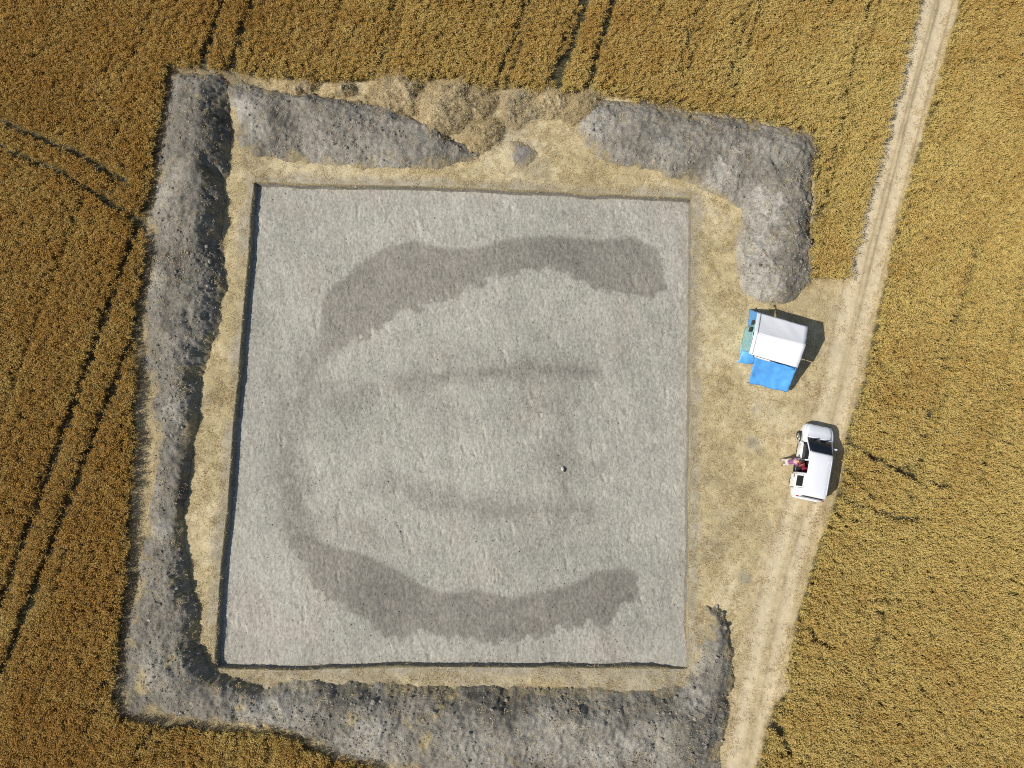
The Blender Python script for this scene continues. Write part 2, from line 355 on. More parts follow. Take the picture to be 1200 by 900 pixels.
wc = np.array([.24, .215, .17])*(1+.7*fbm(V[:, 0]*1.0+V[:, 2]*4, V[:, 1], .4, 3, 35))[:, None]
topm = (V[:, 2] > -.1)[:, None]; wc = np.where(topm, np.array([.33, .27, .15])*(1+.6*fbm(V[:, 0], V[:, 1], .5, 3, 36))[:, None], wc)
tag(mesh_np('excavation_side', V, Fc, M_SPOIL, wc), kind='structure')

# ------------------------------------------------------------------ spoil banks and straw heaps
HEAPS = []      # kept for scattering clods
def heap(name, outline, ridge, hts, mat, base, seed, label, cat, group=None, rough=1.0, straw=0.0, pw=.8, step=.07, lights=(), warp=1.0):
    O = PL(outline); mrg = .4+.5*warp; Rr = np.array([P(px, py, h)[:2] for (px, py), h in zip(ridge, hts)])
    lo = O.min(0)-mrg; hi = O.max(0)+mrg
    gx = np.arange(lo[0], hi[0], step); gy = np.arange(lo[1], hi[1], step); X, Y = np.meshgrid(gx, gy); x = X.ravel(); y = Y.ravel()
    wx = fbm(x, y, 1.2, 5, seed, .6)*warp; wy = fbm(x, y, 1.2, 5, seed+7, .6)*warp
    de = sdist(x+wx, y+wy, O); dr, _, _, hv = seg_near(x+wx*.8, y+wy*.8, Rr, len(Rr) == 1, np.array(hts))
    t = np.clip(de, 0, None)/(np.clip(de, 0, None)+dr+1e-6); t = np.sin(np.clip(t, 0, 1)*math.pi/2)**(pw+.15)
    big = fbm(x, y, 1.6, 3, seed+1); mid = fbm(x, y, .55, 3, seed+2); fin = fbm(x, y, .2, 2, seed+3)
    clod = 1-np.abs(fbm(x, y, .34, 2, seed+4))*4
    env = sstep(0, .5, de)
    h = .88*hv*t*(1+.85*big)+env*rough*(.20*mid+.055*clod*(.4+.9*sstep(-.2, .2, fbm(x, y, 1.3, 2, seed+9)))+.13*fin)*sstep(0, .35, hv)
    h = np.where(de > 0, np.maximum(h, 0)+.06*sstep(0, .15, de)-.02, -.02+de*.8); h = np.maximum(h, -.3)
    a = fbm(x, y, 2.6, 4, seed+5); b2 = fbm(x, y, .7, 4, seed+6)
    col = np.array(base)*(1+1.0*a+.8*b2+.6*fin)[:, None]
    if straw:
        s = sstep(.10, .26, fbm(x, y, 1.5, 4, seed+8)+.35*b2+straw-.3)[:, None]*.8
        col = col*(1-s)+np.array([.40, .32, .16])*(1+.5*b2+.4*fin)[:, None]*s
    ed = (sstep(.6, -.02, de+2.2*b2)*sstep(-.25, .15, a+.1))[:, None]*.85; col = col*(1-ed)+np.array([.36, .29, .16])*ed
    for px, py, r, s in lights:
        cc = P(px, py, .5); dd = np.hypot(x-cc[0], y-cc[1])+b2*r; k = (s*sstep(r, r*.3, dd))[:, None]
        col = col*(1-k)+np.array([.43, .40, .335])*(1+.6*fin)[:, None]*k
    verts = np.stack([x, y, h], 1); faces = grid_faces(len(gx), len(gy)); k = (de[faces].min(1) > -.22)
    v, f, c = compact(verts, faces[k], col)
    og = v[:, :2].mean(0); v[:, 0] -= og[0]; v[:, 1] -= og[1]
    o = mesh_np(name, v, f, mat, c); o.location = (og[0], og[1], 0); tag(o, label, cat, group)
    HEAPS.append((o, v+np.array([og[0], og[1], 0]), mat is M_SPOIL))
    return o
SP = (.232, .211, .172)
heap('spoil_bank', [(199,86),(215,84),(240,84),(262,90),(270,105),(268,125),(272,150),(274,170),(268,200),(263,250),(263,300),(264,340),(256,390),(239,430),(234,470),(229,520),(219,560),(215,600),(222,640),(226,690),(236,730),(241,765),(252,788),(268,799),
     (300,801),(380,801),(450,802),(520,803),(600,805),(700,806),(770,805),(800,800),(818,770),(824,735),(829,708),(842,708),(852,724),(858,760),(857,820),(849,862),(840,905),(836,928),(700,928),(560,919),(470,903),(400,884),(370,871),(345,858),
     (300,851),(240,849),(180,840),(150,834),(138,812),(144,772),(153,720),(162,680),(172,620),(178,580),(180,520),(178,460),(171,420),(162,390),(168,352),(175,300),(173,262),(178,240),(182,200),(189,160),(194,120)],
     [(232,108),(229,150),(226,200),(228,250),(224,300),(212,360),(205,420),(208,480),(206,540),(204,590),(200,640),(196,700),(202,750),(222,800),(280,828),(340,838),(420,842),(500,838),(560,842),(640,848),(720,852),(790,862),(828,840),(842,800),(843,750),(838,722)],
     [1.1,1.3,1.35,1.3,1.25,1.15,1.0,.8,.7,.65,.7,.9,1.1,1.1,1.0,.95,.85,.85,.9,.85,.8,.7,.6,.55,.6,.4], M_SPOIL, (.205, .187, .152), 100,
     'longest grey spoil bank, down the left side and along the bottom of the excavation', 'spoil bank', 'spoil banks round the excavation', rough=1.15, straw=.19, pw=1.0,
     lights=[(180,330,1.3,.4),(250,560,.6,.3),(205,480,1.2,.5),(190,230,1.3,.35),(188,620,1.0,.5),(185,780,1.6,.4),(340,830,2.2,.45),(430,872,2.6,.7),(560,880,2.4,.6),(640,860,2.2,.6),(700,885,2.4,.6),(760,870,2.0,.6),(300,838,1.8,.5),(812,770,1.3,.8),(815,820,1.3,.6),(700,840,1.6,.35)])
heap('spoil_bank', [(263,101),(285,97),(305,104),(350,106),(390,113),(430,119),(470,131),(500,145),(530,158),(563,179),(556,191),(520,197),(460,198),(400,197),(340,191),(300,183),(284,176),(277,140)],
     [(288,120),(340,122),(400,130),(450,138),(500,156),(535,174)], [.75,.8,.85,.8,.65,.35], M_SPOIL, SP, 200,
     'low grey spoil bank above the top left part of the excavation, ending in a point', 'spoil bank', 'spoil banks round the excavation', straw=.08, pw=.8,
     lights=[(285,125,1.3,.8),(300,150,1.1,.6),(450,185,1.4,.45),(380,180,1.2,.3)])
heap('spoil_bank', [(672,150),(678,136),(700,114),(740,115),(790,126),(850,137),(905,149),(951,157),(957,180),(954,215),(951,260),(952,322),(947,340),(928,351),(890,357),(870,346),(862,322),(863,280),(865,245),(852,233),(830,224),(800,210),(770,202),(740,196),(700,186),(680,170)],
     [(698,142),(750,146),(830,160),(895,172),(928,200),(932,250),(925,300),(915,330)], [.7,.8,.85,.95,.95,.9,.75,.5], M_SPOIL, SP, 300,
     'grey spoil bank bent round the top right corner of the excavation, above the shelter', 'spoil bank', 'spoil banks round the excavation', straw=.10, pw=.8,
     lights=[(700,140,1.6,.7),(845,205,1.3,.8),(895,240,1.9,.9),(885,290,1.7,.7),(893,332,1.8,.85),(780,180,1.6,.5),(905,175,1.5,.4)])
heap('soil_pile', [(598,166),(610,162),(626,168),(630,182),(622,192),(606,193),(597,184)], [(605,174),(614,178),(620,182)], [.10,.12,.10], M_SPOIL, (.26,.235,.20), 410,
     'small low patch of grey soil alone on the straw between the two upper banks', 'soil pile')
STR = (.40, .32, .19); G = 'straw heaps along the upper edge of the clearing'
for i, (cx, cy, rx, ry, h, lab) in enumerate([
    (352,103,14,8,.4,'smallest straw heap of the upper row, between wheat and grey bank, farthest left'),
    (396,106,15,10,.45,'low straw heap against the upper wheat edge, second from the left'),
    (466,112,24,19,.75,'straw heap third from the left, left of the tallest one'),
    (526,124,36,29,1.15,'tallest and broadest heap of straw and turf, above the pointed end of the grey bank'),
    (568,158,15,17,.5,'small straw heap at the tip of the pointed grey bank'),
    (606,124,23,19,.5,'straw and grey soil heap just right of the bare gap beside the tallest heap'),
    (641,122,17,16,.4,'narrow straw heap between two others at the upper wheat edge'),
    (685,124,18,15,.6,'orange tinged straw heap touching the left end of the upper right bank')]):
    rs = np.random.RandomState(i+50); out = []; 
    for k in range(16):
        a = 2*math.pi*k/16; r = 1.1+.34*rs.uniform(-1, 1); out.append((cx+rx*1.22*r*math.cos(a), cy+ry*1.12*r*math.sin(a)))
    tx = rs.uniform(-.25, .25)
    heap('straw_heap', out, [(cx-rx*.35, cy-ry*.1), (cx+rx*.1, cy-ry*.35*(1+tx)), (cx+rx*.4, cy+ry*.2)], [h*.9, h*1.25, h*.85], M_STRAWHEAP,
         (STR if i not in (5,) else (.33, .28, .19)), 500+20*i, lab, 'straw heap', G, rough=2.3, step=.06, pw=1.0, warp=1.9)

# ------------------------------------------------------------------ scatter helper (stuff only)
def scatter(name, pts, rot, scl, tint, idx, protos, kind_label=None, tilt=None):
    me = bpy.data.meshes.new(name); n = len(pts)
    me.vertices.add(n); me.vertices.foreach_set('co', np.asarray(pts, np.float32).ravel())
    a = me.attributes.new('rotv', 'FLOAT_VECTOR', 'POINT'); a.data.foreach_set('vector', np.asarray(rot, np.float32).ravel())
    a = me.attributes.new('sclv', 'FLOAT_VECTOR', 'POINT'); a.data.foreach_set('vector', np.asarray(scl, np.float32).ravel())
    a = me.attributes.new('tint', 'FLOAT', 'POINT'); a.data.foreach_set('value', np.asarray(tint, np.float32))
    a = me.attributes.new('pick', 'INT', 'POINT'); a.data.foreach_set('value', np.asarray(idx, np.int32))
    o = link(bpy.data.objects.new(name, me))
    ng = bpy.data.node_groups.new(name+'_nodes', 'GeometryNodeTree')
    ng.interface.new_socket('Geometry', in_out='INPUT', socket_type='NodeSocketGeometry')
    ng.interface.new_socket('Geometry', in_out='OUTPUT', socket_type='NodeSocketGeometry')
    N = ng.nodes; L = ng.links; gi = N.new('NodeGroupInput'); go = N.new('NodeGroupOutput')
    ci = N.new('GeometryNodeCollectionInfo'); ci.inputs['Collection'].default_value = protos
    ci.inputs['Separate Children'].default_value = True; ci.inputs['Reset Children'].default_value = True
    ip = N.new('GeometryNodeInstanceOnPoints'); ip.inputs['Pick Instance'].default_value = True
    def attr(nm, dt):
        q = N.new('GeometryNodeInputNamedAttribute'); q.data_type = dt; q.inputs['Name'].default_value = nm; return q.outputs['Attribute']
    L.new(gi.outputs[0], ip.inputs['Points']); L.new(ci.outputs[0], ip.inputs['Instance'])
    L.new(attr('pick', 'INT'), ip.inputs['Instance Index'])
    er = N.new('FunctionNodeEulerToRotation'); L.new(attr('rotv', 'FLOAT_VECTOR'), er.inputs[0]); L.new(er.outputs[0], ip.inputs['Rotation'])
    L.new(attr('sclv', 'FLOAT_VECTOR'), ip.inputs['Scale']); L.new(ip.outputs[0], go.inputs[0])
    md = o.modifiers.new('scatter', 'NODES'); md.node_group = ng
    tag(o, kind='stuff'); return o
def proto_collection(name, makers):
    c = bpy.data.collections.new(name)
    for i, (v, f, col, mat) in enumerate(makers):
        me = bpy.data.meshes.new(name+'_piece'); me.from_pydata(v, [], f); me.update()
        if col is not None:
            a = me.color_attributes.new('Col', 'FLOAT_COLOR', 'POINT'); a.data.foreach_set('color', np.array([(*k, 1) for k in col], np.float32).ravel())
        me.materials.append(mat); c.objects.link(bpy.data.objects.new('%s_%02d' % (name, i), me))
    return c

# wheat tuft: stalks with nodding ears and a few dry leaves
def wheat_tuft(seed, nst=11, rad=.085):
    rnd = random.Random(seed); v = []; f = []; c = []
    def strip(p0, p1, w, side, col0, col1):
        b = len(v); v.extend([tuple(p0-side*w), tuple(p0+side*w), tuple(p1+side*w*.7), tuple(p1-side*w*.7)]); f.append((b, b+1, b+2, b+3)); c.extend([col0, col0, col1, col1])
    for k in range(nst):
        a = rnd.uniform(0, 6.283); r = rad*math.sqrt(rnd.random()); b0 = Vector((r*math.cos(a), r*math.sin(a), 0))
        lean = Vector((rnd.gauss(.10, .09), rnd.gauss(-.05, .09), 0)); h = rnd.uniform(.60, .76)
        top = b0+lean*.75+Vector((0, 0, h)); mid = b0+lean*.25+Vector((0, 0, h*.5))
        s = Vector((math.cos(a+1), math.sin(a+1), 0)); s2 = rnd.uniform(.8, 1.15)
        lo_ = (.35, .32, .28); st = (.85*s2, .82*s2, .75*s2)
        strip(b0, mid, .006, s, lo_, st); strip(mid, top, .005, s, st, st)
        # ear
        d = (Vector((lean.x*1.0+rnd.gauss(.35, .35), lean.y+rnd.gauss(-.15, .35), rnd.uniform(-.15, .9)))).normalized()
        L_ = rnd.uniform(.09, .13); w = rnd.uniform(.013, .020); q = d.orthogonal().normalized(); q2 = d.cross(q)
        b = len(v); v.append(tuple(top)); 
        for t in range(4):
            an = t*math.pi/2; v.append(tuple(top+d*L_*.45+(q*math.cos(an)+q2*math.sin(an))*w))
        v.append(tuple(top+d*L_*1.15)); e = rnd.uniform(.85, 1.3); ec = (1.05*e, 1.0*e, .95*e); c.extend([ec]*6)
        for t in range(4): f.append((b, b+1+t, b+1+(t+1) % 4)); f.append((b+5, b+1+(t+1) % 4, b+1+t))
        if rnd.random() < .55:                         # leaf
            z0 = h*rnd.uniform(.45, .85); p = b0+lean*(z0/h)*.6+Vector((0, 0, z0)); an = rnd.uniform(0, 6.283)
            dd = Vector((math.cos(an), math.sin(an), 0)); lf = rnd.uniform(.8, 1.2); cc = (.95*lf, .98*lf, .8*lf)
            p2 = p+dd*.07+Vector((0, 0, .06)); p3 = p2+dd*.08+Vector((0, 0, -.05)); sd = Vector((-dd.y, dd.x, 0))
            strip(p, p2, .008, sd, cc, cc); strip(p2, p3, .007, sd, cc, cc)
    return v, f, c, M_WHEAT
WT = proto_collection('wheat_tuft', [wheat_tuft(k) for k in range(10)])

SPC = .20
def wheat_points():
    rs = np.random.RandomState(3); ang = math.atan2(1, .36)
    # rows follow the drilling direction (same slope as the tramlines): rows .20 m apart, tufts .125 m apart in the row
    us = np.arange(-62, 62, .20); vs = np.arange(-62, 62, .125); U, V = np.meshgrid(us, vs)
    u_ = U.ravel()+rs.normal(0, .030, U.size); v_ = V.ravel()+rs.uniform(-.06, .06, U.size)
    u_ = u_+.10*fbm(u_, v_, 4, 3, 60)
    x = u_*math.sin(ang)+v_*math.cos(ang); y = -u_*math.cos(ang)+v_*math.sin(ang)
    k = (x > -44) & (x < 44) & (y > -27) & (y < 38); x, y = x[k], y[k]
    d, bx, by, _ = seg_near(x, y, CLEAR); ins = inside(x, y, CLEAR)
    d = np.where(ins, -d, d)+fbm(x, y, .8, 3, 61)*.35
    k = d > .06; x, y, d, bx, by = x[k], y[k], d[k], bx[k], by[k]
    h = 1+.22*fbm(x, y, 3.0, 4, 62)+.20*fbm(x, y, .45, 3, 63)
    ru = x*math.sin(ang)-y*math.cos(ang); rv = x*math.cos(ang)+y*math.sin(ang)
    h += .26*fbm(ru*3.2, rv*.35, 1.0, 3, 64) 
    gate = sstep(-.25, .08, fbm(ru*.25, rv*.12, 1.5, 3, 91)); line = np.abs(((ru+.06*fbm(rv, ru, 3, 2, 92))/.60) % 1-.5)*.60
    h -= .44*gate*sstep(.13, .03, line)*(.6+1.2*np.maximum(fbm(ru*2, rv*.6, .8, 2, 93)+.15, 0))
    keep = np.ones(len(x), bool); wob = fbm(x, y, .7, 3, 65)
    for L_, w, s in TRAMS:
        dd = seg_near(x, y, L_, False)[0]+wob*.07
        if s >= 1: keep &= dd > w/2+.02
        elif s >= .7: keep &= (dd > w/2+.04) | (rs.rand(len(x)) > min(1, s+.12))
        else: h *= 1-s*.9*sstep(w/2+.14, w/2-.02, dd)
    keep &= (rs.rand(len(x)) > .04) & (fbm(x, y, .4, 2, 69)+rs.rand(len(x))*.25 > -.31)
    # lodged and thinned places
    x, y, d, bx, by, h = x[keep], y[keep], d[keep], bx[keep], by[keep], h[keep]
    n = len(x); rot = np.zeros((n, 3)); 
    swirl = fbm(x, y, 2.5, 3, 66)*2.2
    rz = swirl+rs.normal(0, .7, n)
    # tilt: mild everywhere, outward over the cleared ground at the edge
    ex = bx-x; ey = by-y; e = sstep(.42, .08, d)*(.30+.35*rs.rand(n)); e *= np.where(ex > 0, .25, 1); L_ = np.hypot(ex, ey)+1e-6; ex /= L_; ey /= L_
    tx = ex*e+rs.normal(0, .13, n)+.03; ty = ey*e+rs.normal(0, .13, n)
    rot[:, 0] = -ty; rot[:, 1] = tx; rot[:, 2] = rz      # small-angle tilt then spin
    sc = np.stack([np.full(n, 1.0), np.full(n, 1.0), np.clip(h*rs.uniform(.86, 1.12, n), .2, 1.4)], 1)
    tint = np.clip(.46+.8*fbm(x, y, 9, 3, 67)+.8*fbm(x, y, 1.2, 3, 68)+rs.normal(0, .15, n)+.28*np.tanh(x/16), 0, 1)  # last term paints sun backscatter into the tint: darker west, lighter east
    edge_t = sstep(.5, .1, d); tint = np.clip(tint+.18*edge_t, 0, 1)
    return np.stack([x, y, np.zeros(n)], 1), rot, sc, tint, rs.randint(0, 10, n)
wp, wr, ws, wt, wi = wheat_points()
xroad = np.interp(wp[:, 1], ROADC[::-1, 1], ROADC[::-1, 0]); east = wp[:, 0] > xroad
for m_, lab in ((~east, 'wheat_crop'), (east, 'wheat_crop')):
    scatter(lab, wp[m_], wr[m_], ws[m_], wt[m_], wi[m_], WT)

# loose straw and short stubble on the cleared ground
def straw_tuft(seed, n=16):
    rnd = random.Random(seed); v = []; f = []; c = []
    for k in range(n):
        a = rnd.uniform(0, 6.283); p = Vector((rnd.uniform(-.2, .2), rnd.uniform(-.2, .2), rnd.uniform(0, .03))); L_ = rnd.uniform(.05, .16)
        up = rnd.uniform(0, .35) if rnd.random() < .7 else 1.2
        d = Vector((math.cos(a), math.sin(a), up)).normalized()*L_; s = Vector((-math.sin(a), math.cos(a), 0))*rnd.uniform(.004, .009)
        b = len(v); v.extend([tuple(p-s), tuple(p+s), tuple(p+d+s*.5), tuple(p+d-s*.5)]); f.append((b, b+1, b+2, b+3))
        e = rnd.uniform(.6, 1.15); c.extend([(e, e, e)]*4)
    return v, f, c, M_STRAW
ST = proto_collection('straw_tuft', [straw_tuft(k) for k in range(8)])
rs = np.random.RandomState(8); n = 60000
x = rs.uniform(-26, 34, n); y = rs.uniform(-20, 33, n)
cl = sdist(x, y, CLEAR); pd = sdist(x, y, PIT); rd = seg_near(x, y, ROADC, False)[0]
k = (cl > -.1) & (pd < -.03) & ((rd > .9) | (rs.rand(n) < .25)) & (fbm(x, y, 1.5, 3, 71)+rs.rand(n)*.7 > .12)
x, y = x[k], y[k]; zz = np.zeros(len(x))
for o, v, soil in HEAPS:
    v = v[v[:, 2] > .02]; v = v[rs.randint(0, len(v), int(len(v)*(.012 if soil else .3)))]; x = np.r_[x, v[:, 0]]; y = np.r_[y, v[:, 1]]; zz = np.r_[zz, v[:, 2]]
n = len(x)
scatter('loose_straw', np.stack([x, y, zz], 1), np.stack([np.zeros(n), np.zeros(n), rs.uniform(0, 6.28, n)], 1),
        np.ones((n, 3))*rs.uniform(.7, 1.3, n)[:, None], np.clip(.5+fbm(x, y, 2, 3, 72)*1.2+rs.normal(0, .2, n), 0, 1), rs.randint(0, 8, n), ST)

# clods of soil lying on the banks
M_CLOD = straw_mat('clod_soil', (.09, .08, .062), (.38, .345, .275), trans=0.0)
def clod(seed):
    bm = bmesh.new(); bmesh.ops.create_icosphere(bm, subdivisions=1, radius=.5); rnd = random.Random(seed)
    for q in bm.verts: q.co *= rnd.uniform(.65, 1.2); q.co.z *= .75
    v = [tuple(q.co) for q in bm.verts]; f = [tuple(w.index for w in g.verts) for g in bm.faces]; bm.free()
    return v, f, [(1, 1, 1)]*len(v), M_CLOD
CT = proto_collection('soil_clod', [clod(k) for k in range(8)])
pp = []
for o, v, soil in HEAPS:
    k = v[:, 2] > .03; v = v[k]; m = int(len(v)*(.22 if soil else .05)); pp.append(v[rs.randint(0, len(v), m)])
pp = np.concatenate(pp); n = len(pp); pp[:, :2] += rs.uniform(-.03, .03, (n, 2))
den = fbm(pp[:, 0], pp[:, 1], 1.6, 3, 81); k = den*1.8+rs.rand(n)*.6 > .32; pp = pp[k]; n = len(pp)
s = np.clip(rs.lognormal(math.log(.075), .5, n), .03, .34)
scatter('soil_clods', pp, rs.uniform(0, 6.28, (n, 3)), s[:, None]*np.ones((n, 3)), np.clip(rs.normal(.60, .24, n), 0, 1), rs.randint(0, 8, n), CT)
# crumbs left on the scraped floor
n = 9000; x = rs.uniform(PIT[:, 0].min(), PIT[:, 0].max(), n); y = rs.uniform(PIT[:, 1].min(), PIT[:, 1].max(), n); k = sdist(x, y, PIT) > .25; x, y = x[k], y[k]; n = len(x)
s = np.clip(rs.lognormal(math.log(.035), .45, n), .015, .12)
scatter('soil_crumbs', np.stack([x, y, np.full(n, -.41)], 1), rs.uniform(0, 6.28, (n, 3)), s[:, None]*np.ones((n, 3)), np.clip(rs.normal(.75, .25, n), 0, 1), rs.randint(0, 8, n), CT)

# ------------------------------------------------------------------ marker stone on the floor
def stone(name, px, py, z, s, mat, label, cat, seed):
    bm = bmesh.new(); bmesh.ops.create_icosphere(bm, subdivisions=3, radius=1); rnd = random.Random(seed)
    ks = [Vector((rnd.uniform(-1, 1), rnd.uniform(-1, 1), rnd.uniform(-1, 1))).normalized() for _ in range(9)]
    for q in bm.verts:
        d = 1.0
        for kv in ks:
            t = q.co.normalized().dot(kv)
            if t > .62: d = min(d, .62/t*1.12)
        q.co = Vector((q.co.x*s[0], q.co.y*s[1], q.co.z*s[2]))*d
    o = bm_obj(name, bm, mat, None, False); o.location = P(px, py, z); tag(o, label, cat); return o
M_STONE = simple('pale_stone', (.62, .61, .56), .8, bump=.4); M_DSTONE_HOLLOW = simple('dark_stone_and_hollow', (.05, .047, .042), .9, bump=.5)
stone('stone', 659.5, 549.5, -.33, (.11, .15, .12), M_STONE, 'small pale stone standing on the excavated clay floor right of its centre', 'stone', 4)
stone('stone', 661.5, 550.5, -.37, (.10, .17, .10), M_DSTONE_HOLLOW, 'small dark lump standing in for the dark hollow beside the pale stone', 'stone', 9)  # added lump; the dark of a hollow is put into its colour
stone('stone', 796, 770, -.30, (.17, .09, .11), M_DSTONE_HOLLOW, 'dark stone at the lower right corner of the excavation', 'stone', 14)

# ------------------------------------------------------------------ shelter with white ridge roof and blue sheets
def sheet(name, c00, c10, c11, c01, mat, parent, nu=14, nv=14, sag=.05, wr=.03, seed=0, thick=.006, ragged=0.0):
    """cloth panel between four corners (u along c00-c10), sagging and wrinkled, with thickness"""
    c = [Vector(q) for q in (c00, c10, c11, c01)]; nrm = ((c[1]-c[0]).cross(c[3]-c[0])).normalized()
    if nrm.z < 0: nrm = -nrm
    bm = bmesh.new(); rows = []
    for j in range(nv+1):
        v = j/nv; row = []
        for i in range(nu+1):
            u = i/nu; p = (c[0]*(1-u)+c[1]*u)*(1-v)+(c[3]*(1-u)+c[2]*u)*v
            s_ = -sag*math.sin(math.pi*u)*math.sin(math.pi*v); k = p.x*1.7; g = p.y*1.7
            w = float(fbm(np.array([k*1.5+g*.5+seed]), np.array([g*.6+p.z]), .7, 3, seed)[0])*wr*2
            p = p+nrm*(s_+w)
            if ragged and (i in (0, nu) or j in (0, nv)):
                p = p+Vector((float(fbm(np.array([k*2]), np.array([g*2]), .5, 2, seed+3)[0]), float(fbm(np.array([k*2]), np.array([g*2]), .5, 2, seed+4)[0]), 0))*ragged*2
            row.append(bm.verts.new(p))
        rows.append(row)
    for j in range(nv):
        for i in range(nu): bm.faces.new((rows[j][i], rows[j][i+1], rows[j+1][i+1], rows[j+1][i]))
    return solid(bm_obj(name, bm, mat, parent, True), thick)
sc_ = P(911, 402); shel = link(bpy.data.objects.new('work_shelter', None)); shel.location = (sc_[0], sc_[1], 0)
tag(shel, 'small work shelter with white ridged roof and blue side sheets beside the farm track', 'shelter')
def S(px, py, z): a = P(px, py, z); return (a[0]-sc_[0], a[1]-sc_[1], z)
EZ, RZ = 2.2, 2.8
TL, TR, RL, RR_, BL, BR = S(888.5, 366, EZ), S(946.8, 382.5, EZ), S(884.8, 390, RZ), S(944.2, 405, RZ), S(878.5, 415, EZ), S(934.8, 431, EZ)
sheet('roof_panel', TL, TR, RR_, RL, M_CANVAS, shel, seed=1, sag=.05, wr=.025)
sheet('roof_panel', RL, RR_, BR, BL, M_CANVAS, shel, seed=2, sag=.05, wr=.025)
# lapped white strip over the left end and hem at the lower eave
dn = lambda q, dx, dy, z: (q[0]+dx, q[1]+dy, z)
sheet('end_hem', dn(TL, -.05, 0, EZ+.03), dn(TL, .16, -.03, EZ+.045), dn(RL, .16, 0, RZ+.03), dn(RL, -.05, 0, RZ+.02), M_CANVAS, shel, 4, 10, 0, .015, 3)
sheet('end_hem', dn(RL, -.05, 0, RZ+.02), dn(RL, .16, 0, RZ+.03), dn(BL, .16, 0, EZ+.045), dn(BL, -.05, 0, EZ+.03), M_CANVAS, shel, 4, 10, 0, .015, 4)
sheet('eave_flap', S(884, 415.5, EZ), S(903, 421.5, EZ), S(903, 424.5, EZ-.16), S(884, 418.8, EZ-.16), M_CANVAS, shel, 8, 3, 0, .02, 5)
# awning of blue tarpaulin sloping down from the lower eave
sheet('blue_awning', S(885, 418.5, EZ-.12), S(933.5, 431.5, EZ-.18), S(922.5, 460, .62), S(877, 448.5, .55), M_BLUE, shel, 22, 18, .12, .09, 6, ragged=.02)
sheet('awning_fold', S(905, 424, EZ-.02), S(931, 431.5, EZ-.06), S(930, 434, EZ-.18), S(905, 426.5, EZ-.15), M_BLUE, shel, 10, 3, .05, .05, 16)
# hanging left side: blue and teal sheets
sheet('side_sheet', S(887.5, 366, EZ-.04), S(885, 378, EZ-.02), S(876, 382, .05), S(878, 362.5, .05), M_BLUE, shel, 8, 12, -.03, .06, 7, ragged=.05)
sheet('side_sheet', S(884.8, 379, EZ-.04), S(879, 412, EZ-.05), S(867.5, 411, .05), S(873.5, 384, .05), M_TEAL, shel, 12, 12, -.03, .07, 8, ragged=.06)
sheet('ground_sheet', S(869, 410, .30), S(884, 414, .75), S(883.5, 425.5, .10), S(865, 426, .05), M_BLUE, shel, 10, 8, -.02, .08, 9, ragged=.10)
sheet('ground_sheet', S(869, 402, .10), S(876, 404, .55), S(875, 413, .45), S(866, 414, .06), M_TEAL, shel, 8, 8, -.02, .06, 10, ragged=.08)
mid = Vector(((TL[0]+BR[0])/2, (TL[1]+BR[1])/2, 0))
for (a, hz) in ((TL, EZ), (TR, EZ), (BL, EZ), (BR, EZ), (RL, RZ), (RR_, RZ)):
    q = Vector((a[0], a[1], 0)); q = q+(mid-q).normalized()*(.9 if a in (TL, BL, RL) else .25); bm = bmesh.new(); add_tube(bm, (q.x, q.y, 0), (q.x, q.y, hz-.06), .022); bm_obj('pole', bm, M_POLE, shel)
for q in (S(877.8, 448.3, .55), S(921.8, 459.4, .62)):
    bm = bmesh.new(); add_tube(bm, (q[0]+.05, q[1]+.05, 0), (q[0]+.05, q[1]+.05, q[2]-.02), .018); bm_obj('pole', bm, M_POLE, shel)
bm = bmesh.new()
for a, b in ((TL, TR), (BL, BR), (RL, RR_), (TL, RL), (RL, BL), (TR, RR_), (RR_, BR)): add_tube(bm, (a[0], a[1], a[2]-.035), (b[0], b[1], b[2]-.035), .018)
bm_obj('roof_frame', bm, M_POLE, shel)
# tall thin corner pole with a dark cap at the upper left
q = S(886.3, 362, 2.25); bm = bmesh.new(); add_tube(bm, (TL[0]+.05, TL[1]-.05, EZ-.03), (q[0], q[1], 2.27), .035); add_box(bm, (q[0], q[1], 2.25), (.10, .14, .10), (0, 0, .3), .03)
bm_obj('corner_bracket', bm, M_POLE, shel)
# black panels standing in for dark gaps in the left side sheet
sheet('dark_side_panel', S(884.6, 375, 2.0), S(883.4, 380.5, 2.0), S(880.2, 380, 1.3), S(881, 375.5, 1.3), M_BLACK, shel, 4, 4, 0, .01, 21)
sheet('dark_side_panel', S(882.0, 383, 2.0), S(880.8, 389, 2.0), S(876.8, 388.5, 1.2), S(878.5, 383, 1.2), M_BLACK, shel, 4, 4, 0, .01, 22)

# ------------------------------------------------------------------ van
vc = P(946.5, 541.5, 0); van = link(bpy.data.objects.new('van', None)); van.location = (vc[0], vc[1], 0); van.rotation_euler = (0, 0, R(90-12.4))
tag(van, 'white passenger van with its left sliding door open, parked at the wheat edge', 'van')
